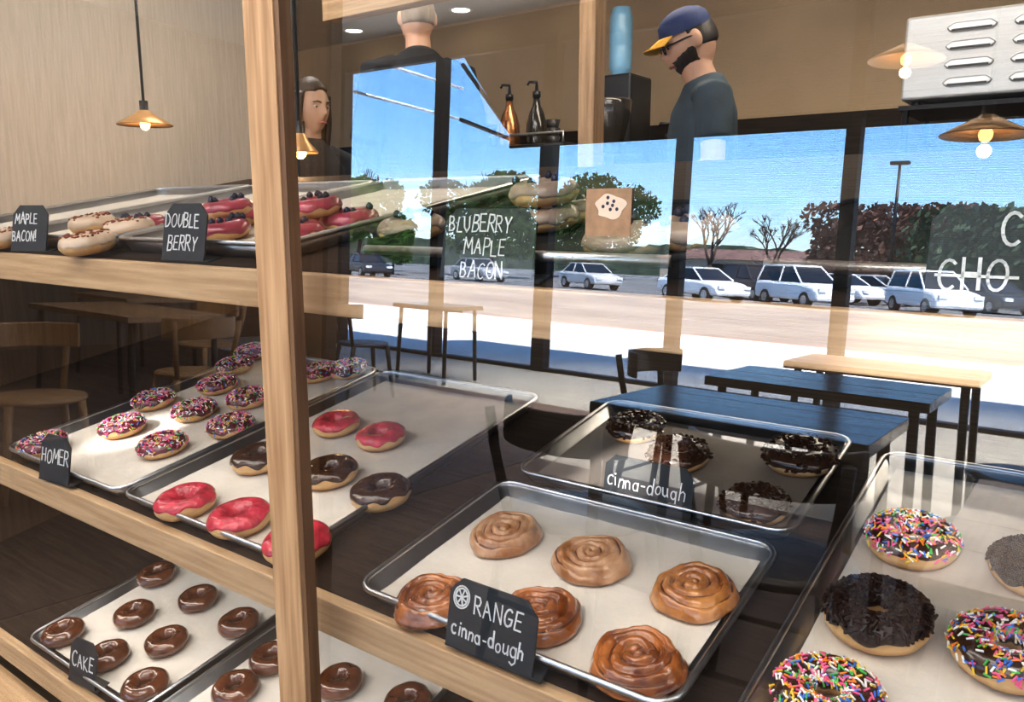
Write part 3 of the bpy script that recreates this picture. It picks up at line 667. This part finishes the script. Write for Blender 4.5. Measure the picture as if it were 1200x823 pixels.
def person(label, loc, rz, sk, shirt, trousers, arms, pitch=0, yaw=0, female=False, sc=1.0, short=True, hat=None, beard=False, specs=False, longhair=False, fwd=0, hairc=None):
    t = thing('person', label, 'person', loc, (0, 0, R(rz))); t.scale = (sc, sc, sc)
    sw = .165 if female else .188; hairc = hairc or hair_m; wq = .9 if female else 1
    HM = Matrix.Translation((0, -.03 - fwd, HZ)) @ Matrix.Rotation(R(yaw), 4, 'Z') @ Matrix.Rotation(R(pitch), 4, 'X')
    b = MB()
    bt(b, [((0, 0, .9), .155, .105), ((0, 0, 1.04), .135, .1), ((0, -.005, 1.22), .155 * wq, .11), ((0, 0, 1.36), .165 * wq, .1), ((0, .005, 1.43), .1 * wq, .075), ((0, -.005 - fwd * .4, 1.48), .057 * wq, .06 * wq), ((0, -.02 - fwd, 1.56), .052 * wq, .056 * wq)])
    for s in (-1, 1):
        bt(b, [((s * .085, 0, .93), .085, .09), ((s * .09, 0, .7), .07, .075), ((s * .092, -.005, .49), .052, .056), ((s * .092, .012, .32), .05, .055), ((s * .092, .01, .1), .036, .04)])
        bt(b, [((s * .092, .025, .05), .035, .045), ((s * .097, -.06, .042), .042, .036), ((s * .1, -.15, .03), .04, .024)])
        el, wr = Vector(arms[0]), Vector(arms[1]); el.x *= s; wr.x *= s
        sh = Vector((s * sw, 0, 1.4))
        bt(b, [((s * .11, 0, 1.41), .05, .055), (sh, .052, .055), (sh.lerp(el, .5), .044, .046), (el, .037, .038)])
        bt(b, [(el, .037, .038), (el.lerp(wr, .35), .037, .037), (wr, .025, .022)])
        d = (wr - el).normalized(); lat = d.cross(Vector((s, 0, 0))); lat = lat.normalized() if lat.length > .1 else Vector((0, 1, 0))
        bt(b, [(wr, .025, .02), (wr + d * .05, .036, .018), (wr + d * .085, .036, .016)])
        dn = Vector((-s * .3, 0, -.2))
        for q, ln in enumerate((.068, .078, .073, .056)):
            o0 = wr + d * .08 + lat * (.030 - .02 * q); m1 = o0 + d * ln * .55; e1 = m1 + (d + dn).normalized() * ln * .5
            bt(b, [(o0, .0085, .0085), (m1, .008, .008), (e1, .0065, .0065)], 8)
        o0 = wr + d * .025 + lat * .03; bt(b, [(o0, .011, .011), (o0 + (d + lat * .9).normalized() * .035, .01, .01), (o0 + (d + lat * .5).normalized() * .06, .008, .008)], 8)
    def hf(d):
        x, y, z = d; fr = max(0, -y); sx, sy, sz = .074 * wq, .093, .115
        if z < 0: sx *= 1 - .26 * (-z) ** 1.4; sy *= 1 - .08 * (-z)
        p = Vector((x * sx, y * sy, z * sz))
        p.y -= .028 * math.exp(-(x / .15) ** 2 - ((z + .14) / .2) ** 2) * fr ** 3
        p.y -= .006 * math.exp(-((z - .24) / .12) ** 2) * fr ** 2
        p.y += .013 * math.exp(-((abs(x) - .38) / .17) ** 2 - ((z - .08) / .12) ** 2) * fr
        p.y -= .013 * math.exp(-((z + .8) / .2) ** 2 - (x / .4) ** 2) * fr
        p.y -= .007 * math.exp(-(x / .3) ** 2 - ((z + .5) / .1) ** 2) * fr
        if y > 0 and z > -.2: p.y *= 1.06
        return p
    hb = MB(); hb.ball((0, 0, 0), 1, 48, 36, f=hf)
    for s in (-1, 1): hb.ball((s * .074 * wq, .012, -.002), 1, 12, 10, (.012, .02, .032))
    hb.bm.transform(HM); me = bpy.data.meshes.new('tmp'); hb.bm.to_mesh(me); hb.bm.free(); b.bm.from_mesh(me)
    remesh(b, 'body', sk, t, .0065, 2)
    def hp(mb, name, mat, smooth=True):
        mb.bm.transform(HM); return mb.build(name, mat, t, smooth)
    for s in (-1, 1):
        e = MB(); e.ball((s * .028, -.0735, .009), .0095, 12, 8, (1.15, 1, .8)); e.ball((s * .028, -.0805, .008), .0052, 8, 6, mi=1); hp(e, 'eye', [white_eye, dark_eye])
        e = MB(); e.tube([(s * .012, -.091, .026), (s * .028, -.089, .03), (s * .045, -.078, .025)], [.003, .004, .002], 6); hp(e, 'eyebrow', hairc)
    e = MB(); e.tube([(-.022, -.083, -.056), (0, -.093, -.055), (.022, -.083, -.056)], [.003, .006, .003], 6); hp(e, 'mouth', lip)
    def shell(cond, k=1.06): return lambda d: hf(d) * (k if cond(d) else .86)
    h = MB()
    if longhair:
        h.ball((0, .006, .004), 1, 48, 36, f=shell(lambda d: (d.z > .42 + .2 * max(0, -d.y)) or d.y > -.15 and d.z > -.5, 1.12))
        bt(h, [((0, .06, .03), .075, .055), ((0, .075, -.08), .085, .045), ((0, .08, -.2), .08, .036)])
        for s in (-1, 1): bt(h, [((s * .066, -.005, .06), .016, .036), ((s * .076, .0, -.05), .02, .036), ((s * .078, .015, -.2), .02, .034)])
    else:
        h.ball((0, .002, .002), 1, 48, 36, f=shell(lambda d: d.z > .5 or (d.y > .1 and d.z > -.3) or (d.y > -.25 and d.z > .15), 1.05))
    h.bm.transform(HM); remesh(h, 'hair', hairc, t, .005, 2)
    if beard:
        h = MB(); h.ball((0, 0, 0), 1, 64, 48, f=shell(lambda d: d.y < .08 and d.z < -.36 + .4 * max(0, abs(d.x) - .5) and not (abs(d.x) < .22 and -.57 < d.z < -.44), 1.035)); h.bm.transform(HM); remesh(h, 'beard', beard_m, t, .004, 1)
    if specs:
        e = MB()
        for s in (-1, 1):
            e.tube([(s * .03 + .02 * cos(a), -.098, .008 + .017 * sin(a)) for a in [2 * PI * q / 16 for q in range(16)]], .0028, 6, closed=True)
            e.tube([(s * .049, -.097, .012), (s * .077, -.02, .012), (s * .08, .012, .008)], .0028, 6)
        e.tube([(-.011, -.098, .01), (.011, -.098, .01)], .0025, 6); hp(e, 'glasses', black_plastic)
    if hat:
        e = MB(); e.lathe([(.081, .035), (.082, .055), (.077, .085), (.058, .108), (.03, .121), (0, .124)], 28); e.bm.transform(Matrix.Diagonal((.96, 1.18, 1, 1))); c = hp(e, 'cap', hat[0])
        e = MB(); n = 14; A = []; B = []
        for q in range(n + 1):
            a = R(-170 + 160 * q / n); x = .08 * cos(a); A.append((x, -.055 + .05 * sin(a), .045 - .012 * (x / .08) ** 2)); B.append((x * .95, -.085 + .08 * sin(a), .03 - .016 * (x / .08) ** 2))
        e.hull([Vector(p) for p in A] + [Vector(p) for p in B[::-1]], [Vector(p) + Vector((0, 0, .004)) for p in A] + [Vector(p) + Vector((0, 0, .004)) for p in B[::-1]]); e.bm.transform(HM); e.build('brim', hat[1], c)
    c = MB(); bt(c, [((0, 0, .88), .172, .125), ((0, 0, 1.04), .158, .122), ((0, -.005, 1.22), .176 * wq, .13), ((0, 0, 1.36), .185 * wq, .118), ((0, .004, 1.435), .125 * wq, .09), ((0, .002 - fwd * .3, 1.475), .078 * wq, .074)])
    for s in (-1, 1):
        el, wr = Vector(arms[0]), Vector(arms[1]); el.x *= s; wr.x *= s; sh = Vector((s * sw, 0, 1.4))
        end = sh.lerp(el, .62) if short else el
        bt(c, [((s * .1, 0, 1.405), .06, .065), (sh, .064, .068), (end, .06, .062)])
        if not short: bt(c, [(el, .05, .05), (el.lerp(wr, .9), .036, .034)])
    remesh(c, 'shirt', shirt, t, .009, 3)
    c = MB(); bt(c, [((0, 0, .86), .165, .118), ((0, 0, .97), .158, .115)])
    for s in (-1, 1): bt(c, [((s * .085, 0, .9), .098, .1), ((s * .09, 0, .68), .083, .088), ((s * .092, 0, .45), .068, .072), ((s * .092, .01, .1), .058, .062)])
    remesh(c, 'trousers', trousers, t, .01, 3)
    for s in (-1, 1):
        c = MB(); bt(c, [((s * .092, .04, .045), .044, .04), ((s * .097, -.06, .045), .05, .042), ((s * .1, -.16, .036), .046, .03)]); remesh(c, 'shoe', black_plastic, t, .009, 2)
p = d_y(828, 50, 2.52)
person('bearded man in glasses, blue cap with gold brim and slate t-shirt', (p.x, p.y, .15), -58, skin2, shirt_m, jeans, ((.25, .0, 1.15), (.2, -.22, 1.1)), 22, 0, hat=(cap_blue, cap_gold), beard=True, specs=True, sc=(p.z - .15) / HZ, fwd=.03)
p = d_y(490, 20, 2.45)
person('sandy haired person in black top with back turned, left of the pump bottles', (p.x, p.y, .15), 233, skin2, black_cloth, jeans, ((.22, .03, 1.13), (.2, -.08, .9)), 0, 0, female=True, short=False, sc=(p.z - .15) / HZ, hairc=hair_g)
p = d_y(360, 128, 1.6)
person('dark haired woman in black top standing just right of the oak post', (p.x, p.y, .15), 84, skin, black_cloth, jeans, ((.22, .03, 1.13), (.2, -.06, .88)), 6, 0, female=True, short=False, longhair=True, sc=(p.z - .15) / HZ)

# ------------------------------------------------------------------ kitchen behind the case
st = thing('coffee_counter', 'dark wooden coffee counter standing behind the display case', 'counter', (0, 0, .151))
dk = wood('dark_wood', (.03, .02, .014), (.018, .012, .009), 0, .7, .2)
b = MB(); b.box(-3.35, -1.6, 2.87, 3.85, 0, .9); b.build('cabinet', dk, st)
b = MB(); b.box(-3.38, -1.57, 2.83, 3.88, .9, .94); b.build('worktop', M('worktop', (.12, .1, .08), .5, var=.2, vs=10), st)
for x in (-2.9, -2.05):
    b = MB(); b.box(x - .36, x + .36, 2.855, 2.87, .06, .86); dd = b.build('door', dk, st, False, .004)
    b = MB(); b.tube([(x + .2, 2.835, .6), (x + .2, 2.835, .75)], .008); b.build('handle', steel, dd)
em = thing('espresso_machine', 'black espresso machine with steel cup rail on the coffee counter', 'espresso machine', (-2.74, 3.12, 1.092))
b = MB(); b.box(-.46, .46, -.2, .24, .36, .52); b.box(-.46, .46, .06, .24, .05, .36); b.box(-.46, .46, -.2, .24, 0, .07); b.build('body', black_plastic, em, False, .015)
for x in (-.22, .22):
    b = MB(); b.tube([(x, -.1, .36), (x, -.1, .27)], .035, 16); g_ = b.build('group_head', steel, em, True)
    b = MB(); b.tube([(x, -.12, .28), (x, -.3, .265)], .014, 10); b.build('portafilter_handle', black_plastic, g_, True)
b = MB(); b.tube([(-.45, -.19, .52), (-.45, -.19, .57), (.45, -.19, .57), (.45, -.19, .52)], .007, 8); b.build('cup_rail', steel, em, True)
b = MB(); b.tube([(.4, -.16, .4), (.43, -.2, .3), (.42, -.2, .15)], .006, 8); b.build('steam_wand', steel, em, True)
dglass = M('dark_bottle', (.03, .025, .02), .1, coat=.5)
def pump_bottle(label, px, py, Y, bm_, h=.2, z=1.613, w=1.0):
    p = d_y(px, py, Y); t = thing('syrup_bottle', label, 'bottle', (p.x, Y, z), group='pump bottles behind the case')
    b = MB(); b.lathe([(0, 0), (.042 * w, 0), (.045 * w, .01), (.043 * w, h * .45), (.03 * w, h * .7), (.018 * w, h * .82), (.017, h), (0, h)], 24); b.build('bottle', bm_, t, True)
    b = MB(); b.lathe([(0, h), (.022, h), (.022, h + .03), (.01, h + .035), (.006, h + .08), (0, h + .08)], 16); b.tube([(0, 0, h + .08), (-.05, 0, h + .085), (-.06, 0, h + .07)], .007, 8); b.build('pump', black_plastic, t, True)
pump_bottle('copper coloured syrup pump bottle on the espresso machine', 597, 100, 3.05, copper, .25, w=1.35)
pump_bottle('dark glass syrup pump bottle right of the copper one', 629, 100, 3.05, dglass, .25, w=1.3)
pump_bottle('short dark pump bottle left of the copper one', 566, 110, 3.12, dglass, .17, w=1.2)
pump_bottle('slim black pump bottle close to the man in the cap', 786, 125, 3.0, black_plastic, .5, 1.092)
gr = thing('coffee_grinder', 'black coffee grinder with smoky bean hopper beside the pump bottles', 'grinder', (-2.12, 3.12, 1.092))
b = MB(); b.box(-.1, .1, -.14, .14, 0, .46); b.box(-.06, .06, -.2, -.14, .26, .34); b.box(-.11, .11, -.2, .15, 0, .03); b.build('body', black_plastic, gr, False, .015)
b = MB(); b.lathe([(.05, .46), (.06, .5), (.1, .66), (.105, .72), (.1, .735), (0, .74)], 24); b.build('hopper', dglass, gr, True)
cupm = M('cup_dark', (.05, .045, .045), .4)
for i, (px, lab) in enumerate(((575, 'left'), (648, 'right'))):
    p = d_y(px, 120, 3.22); t = thing('cup_stack', 'stack of dark coffee cups at the ' + lab + ' end of the espresso machine', 'cups', (p.x, 3.22, 1.613))
    for k in range(3):
        b = MB(); b.lathe([(0, .001 + k * .045), (.028, k * .045 + .001), (.042, k * .045 + .06), (.039, k * .045 + .06), (.026, k * .045 + .006), (0, k * .045 + .006)], 20); b.build('cup', cupm, t, True)
p = d_y(728, 40, 3.62)
wb = thing('water_dispenser', 'black water dispenser with slim blue water bottle on top', 'water dispenser', (p.x, 3.62, 1.092))
b = MB(); b.box(-.14, .14, -.13, .13, 0, .93); b.box(-.1, .1, -.16, -.13, .4, .43); b.build('stand', black_plastic, wb, False, .015)
b = MB(); b.lathe([(.03, .91), (.045, .94), (.062, .97), (.066, .99), (.066, 1.08), (.063, 1.095), (.066, 1.11), (.066, 1.22), (.063, 1.235), (.066, 1.25), (.05, 1.31), (0, 1.32)], 28); b.build('water_bottle', M('blue_bottle', (.22, .46, .7), .3, coat=.2), wb, True)
rk = thing('steel_rack', 'tall black metal rack carrying the louvred steel appliance', 'rack', (-.22, 2.55, .151))
for zz in (.25, .85, 1.435):
    b = MB(); b.box(-.38, .6, -.19, .22, zz, zz + .015); b.build('shelf', black_metal, rk)
for x in (-.36, .58):
    for y in (-.17, .2):
        b = MB(); b.tube([(x, y, 0), (x, y, 1.435)], .012, 8); b.build('leg', black_metal, rk)
ap = thing('toaster_oven', 'brushed steel countertop appliance with raised cooling louvres on its side', 'oven', (-.22, 2.55, 1.602))
b = MB(); b.box(-.37, .5, -.22, .2, .012, .27); b.build('housing', M('brushed_steel', (.66, .66, .65), .35, .5, var=.08, vs=3, stretch=(1, 1, 40)), ap, False, .008)
slot_shade = M('louvre_shadow', (.1, .095, .09), .6)
for cx in (-.18, 0, .18, .36):
    for q in range(4):
        z = .045 + q * .055
        b = MB(); b.prism([(cx - .06, z), (cx + .06, z), (cx + .07, z + .012), (cx + .05, z + .026), (cx - .05, z + .026), (cx - .07, z + .012)], -.232, -.218); lo = b.build('louvre', steel, ap, False, .004)
        b = MB(); b.box(cx - .055, cx + .055, -.2335, -.231, z + .001, z + .007); b.build('louvre_shade', slot_shade, lo)  # dark strip stands in for the shade under each louvre
for x in (-.33, .46):
    for y in (-.15, .15):
        b = MB(); b.tube([(x, y, 0), (x, y, .015)], .018, 10); b.build('foot', black_plastic, ap)
b = MB(); b.box(-9, 3, 4.3, YB - .01, .152, 1.82); tag(b.build('back_cabinet', dk), 'long dark wooden cabinet along the kitchen back wall', 'cabinet')
dl = M('downlight_glow', (1, .93, .8), .5, emit=7)
for i, (px, py) in enumerate(((415, 45), (540, 24), (920, 20), (640, 12))):
    d = ray(px, py); t_ = (ZK - .004 - CAM.z) / d.z; p = CAM + d * t_
    if p.y > YB - .15: p = CAM + d * ((YB - .3 - CAM.y) / d.y); p.z = ZK - .004
    o = thing('downlight', ('leftmost', 'second from left', 'far right', 'third from left')[i] + ' small round recessed ceiling light over the kitchen', 'ceiling light', (p.x, p.y, ZK), group='recessed kitchen downlights')
    b = MB(); b.lathe([(.07, -.002), (.085, -.008), (.095, -.001)], 20); b.build('trim_ring', white_m, o, True)
    b = MB(); b.lathe([(.07, -.003), (0, -.0035)], 20); b.build('lens', dl, o)

# ------------------------------------------------------------------ tables, chairs, pendants on the customer side (mirrored in the glass)
def table(label, x0, x1, y0, y1, top, z=.75):
    cx, cy = (x0 + x1) / 2, (y0 + y1) / 2; hx, hy = (x1 - x0) / 2, (y1 - y0) / 2
    t = thing('cafe_table', label, 'table', (cx, cy, 0), group='cafe tables')
    b = MB(); n = 4
    for q in range(n): b.box(-hx, hx, -hy + 2 * hy * q / n + .001, -hy + 2 * hy * (q + 1) / n - .001, z - .04, z)
    b.build('tabletop', top, t, False, .002)
    b = MB(); b.box(-hx + .05, hx - .05, -.02, .02, z - .065, z - .04); b.build('frame_bar', black_metal, t)
    for sx in (-1, 1):
        for sy in (-1, 1):
            b = MB(); b.tube([(sx * (hx - .04), sy * (hy - .04), .006), (sx * (hx - .06), sy * (hy - .06), z - .04)], .02, 8); b.build('leg', black_metal, t, True)
table('black topped cafe table nearest the display case', -1.34, -.46, -2.25, -1.68, black_top)
table('black topped cafe table, second from the case', -1.34, -.46, -3.2, -2.65, black_top)
table('brown wooden cafe table close to the windows', -1.3, -.4, -4.15, -3.6, table_wood)
table('grey wooden table right beside the case', -.18, .62, -1.5, -.72, grey_wood)
table('wooden cafe table beside the panelled left wall', -6.3, -4.9, -2.7, -2.0, table_wood)
table('small wooden table far left near the front wall', -7.6, -6.6, -3.6, -2.9, table_wood)
table('small black table by the far left window', -5.6, -4.9, -5.6, -5.05, black_top)
cw = wood('chair_wood', (.42, .26, .13), (.3, .175, .085), 2)
seat_blue = M('seat_blue', (.03, .05, .09), .5)
def chair(label, x, y, rz, seat, fr):
    t = thing('cafe_chair', label, 'chair', (x, y, 0), (0, 0, R(rz)), 'cafe chairs')
    b = MB(); b.lathe([(0, .44), (.19, .44), (.215, .452), (.21, .466), (.17, .47), (0, .462)], 24); b.build('seat', seat, t, True)
    for sx in (-1, 1):
        b = MB(); b.tube([(sx * .15, -.15, .45), (sx * .19, -.2, .006)], [.02, .015], 10); b.build('leg', fr, t, True)
        b = MB(); b.tube([(sx * .15, .15, .45), (sx * .19, .22, .006)], [.02, .015], 10); b.build('leg', fr, t, True)
        b = MB(); b.tube([(sx * .15, .16, .45), (sx * .18, .2, .66), (sx * .19, .22, .78)], .016, 10); b.build('back_post', fr, t, True)
    b = MB(); n = 16; pts = [(.235 * cos(R(20 + 140 * q / n)), .03 + .21 * sin(R(20 + 140 * q / n)), 0) for q in range(n + 1)]
    inner = [(p[0] * .93, p[1] * .93, 0) for p in pts]
    poly = [(p[0], p[1]) for p in pts] + [(p[0], p[1]) for p in inner[::-1]]
    b.slab(poly, .68, .80); b.build('backrest', seat, t, False, .006)
    b = MB(); b.tube([(-.175, -.18, .2), (.175, -.18, .2)], .009, 8); b.tube([(-.175, .2, .2), (.175, .2, .2)], .009, 8); b.build('stretcher', fr, t)
chair('wooden chair nearest the left end of the case', -4.05, -1.1, 100, cw, cw)
chair('wooden chair at the wall table, facing it', -4.35, -2.1, -80, cw, cw)
chair('wooden chair at the far side of the wall table', -5.6, -3.0, 170, cw, cw)
chair('black chair with blue seat by the far left window', -5.0, -4.1, 20, seat_blue, black_metal)
chair('black round backed chair left of the second table', -1.6, -2.95, 95, black_plastic, black_metal)
chair('black round backed chair right of the nearest table', -.12, -2.1, -85, black_plastic, black_metal)
chair('black round backed chair right of the second table', -.15, -3.0, -95, black_plastic, black_metal)
chair('black round backed chair on the case side of the nearest table, left one', -1.2, -1.42, 4, black_plastic, black_metal)
chair('black round backed chair on the case side of the nearest table, right one', -.62, -1.44, -6, black_plastic, black_metal)
def pendant(label, p, zc, r):
    t = thing('pendant_lamp', label, 'pendant lamp', p, group='brass pendant lamps')
    b = MB(); b.tube([(0, 0, .1), (0, 0, zc - p.z)], .006, 6); b.build('cord', black_plastic, t)
    b = MB(); b.lathe([(.018, .1), (.018, .05), (.024, .045), (0, .045)], 14); b.lathe([(0, .1), (.018, .1)], 14); b.build('socket', black_plastic, t, True)
    b = MB(); b.lathe([(.02, .06), (r * .5, .035), (r, .0), (r, -.004), (r * .5, .03), (.02, .055)], 32); b.build('shade', brass, t, True)
    b = MB(); b.ball((0, 0, .0), .021, 14, 10, (1, 1, 1.15)); b.build('bulb', bulb_m, t, True)
    ld = bpy.data.lights.new('bulb_light', 'POINT'); ld.energy = 4; ld.color = (1, .62, .3); ld.shadow_soft_size = .02
    lo = bpy.data.objects.new('bulb_light', ld); COL.objects.link(lo); lo.location = p + Vector((0, 0, -.05))
pendant('brass disc pendant lamp hanging left of the oak post', d_y(170, 146, 1.34), ZK, .115)
pendant('small brass pendant lamp hanging in front of the dark haired woman', d_y(352, 178, 1.2), ZK, .06)
pendant('brass disc pendant lamp at the right, over the black tables', m_y(1155, 158, -2.3), ZC, .13)
pendant('brass disc pendant lamp next to the louvred appliance', m_y(1062, 70, -2.9), ZC, .14)

# ------------------------------------------------------------------ light
w = bpy.data.worlds.new('world'); S.world = w; w.use_nodes = True; nt = w.node_tree; bg = nt.nodes['Background']
sk = nt.nodes.new('ShaderNodeTexSky'); sk.sky_type = 'NISHITA'; sk.sun_disc = False; sk.sun_elevation = R(60); sk.sun_rotation = R(50)
sk.dust_density = .3; sk.ozone_density = 3.5; sk.air_density = 1.0
hs = nt.nodes.new('ShaderNodeHueSaturation'); hs.inputs['Saturation'].default_value = 1.25
mx = nt.nodes.new('ShaderNodeMixRGB'); mx.inputs[0].default_value = .42; mx.inputs[2].default_value = (.75, 2.1, 4.7, 1)
nt.links.new(sk.outputs[0], hs.inputs['Color']); nt.links.new(hs.outputs[0], mx.inputs[1]); nt.links.new(mx.outputs[0], bg.inputs['Color']); bg.inputs['Strength'].default_value = 1.02
def light(name, kind, loc, rot, energy, col=(1, 1, 1), **kw):
    d = bpy.data.lights.new(name, kind); d.energy = energy; d.color = col
    for k, v_ in kw.items(): setattr(d, k, v_)
    o = bpy.data.objects.new(name, d); COL.objects.link(o); o.location = loc; o.rotation_euler = rot; return o
sd = Vector((-.38, -.28, -.88)).normalized()
sun = light('sun', 'SUN', (5, 10, 20), (0, 0, 0), 32.0, (1, .97, .92), angle=.01)
sun.rotation_euler = sd.to_track_quat('-Z', 'Y').to_euler()
light('ceiling_fill_front', 'AREA', (-.8, -1.3, ZC - .05), (R(25), 0, 0), 130, (1, .97, .92), shape='RECTANGLE', size=3.0, size_y=1.6)  # added fill above the case; no such fixture is known
light('ceiling_fill_mid', 'AREA', (-.8, -3.6, ZC - .05), (R(35), 0, 0), 120, (1, .97, .92), shape='RECTANGLE', size=4.5, size_y=2.0)  # unseen fill added to light the shelf fronts, signs and donuts
light('ceiling_fill_window', 'AREA', (-1.4, -5.4, ZC - .05), (R(-4), 0, 0), 900, (1, .95, .87), shape='RECTANGLE', size=6.5, size_y=1.6, spread=R(70))  # added light that brightens the floor near the windows
light('ceiling_fill_left', 'AREA', (-5.0, -2.2, ZC - .05), (0, 0, 0), 110, (1, .9, .76), shape='RECTANGLE', size=2.0, size_y=1.6)  # added out of view to brighten the tables and chairs at left
light('ceiling_fill_kitchen', 'AREA', (-.6, 2.6, ZK - .03), (0, 0, 0), 70, (1, .88, .7), shape='RECTANGLE', size=3.5, size_y=.5)  # unseen fill added to lift the kitchen wall and staff
light('ceiling_fill_side', 'AREA', (-3.3, 1.75, ZK - .03), (0, R(25), 0), 36, (1, .96, .9), shape='RECTANGLE', size=1.2, size_y=.9)  # fill aimed at the side wall, added out of view
for z, e_ in ((1.173, 3.8), (.739, 6)):
    light('shelf_fill_light', 'AREA', (-.7, .09, z - .04), (R(25), 0, 0), e_, (1, .97, .92), shape='RECTANGLE', size=3.2, size_y=.04)  # strips added under the shelves to brighten the trays; none are known
def spot(name, loc, tgt, e_, deg):
    o = light(name, 'SPOT', loc, (0, 0, 0), e_, (1, .97, .92), spot_size=R(deg), spot_blend=.12, shadow_soft_size=.02)
    o.rotation_euler = (Vector(tgt) - Vector(loc)).to_track_quat('-Z', 'Y').to_euler()
def on_mid(px, py):
    d = ray(px, py); n = NRM('M'); p0 = shelf_pt('M', 0, Y0, .006); return CAM + d * ((p0 - CAM).dot(n) / d.dot(n))
spot('tray_patch_spot', (-2.0, -3.2, 3.0), on_mid(165, 505), 1900, 2.2)  # unseen spots added to throw sunlike patches on the trays
spot('tray_patch_spot', (-.9, -4.2, 2.6), on_mid(735, 562), 3200, 2.0)
spot('tray_patch_spot', (.3, -3.6, 2.9), on_mid(1110, 600), 800, 2.4)
S.view_settings.view_transform = 'Standard'
S.view_settings.look = 'None'
S.view_settings.exposure = .1
S.view_settings.gamma = .87
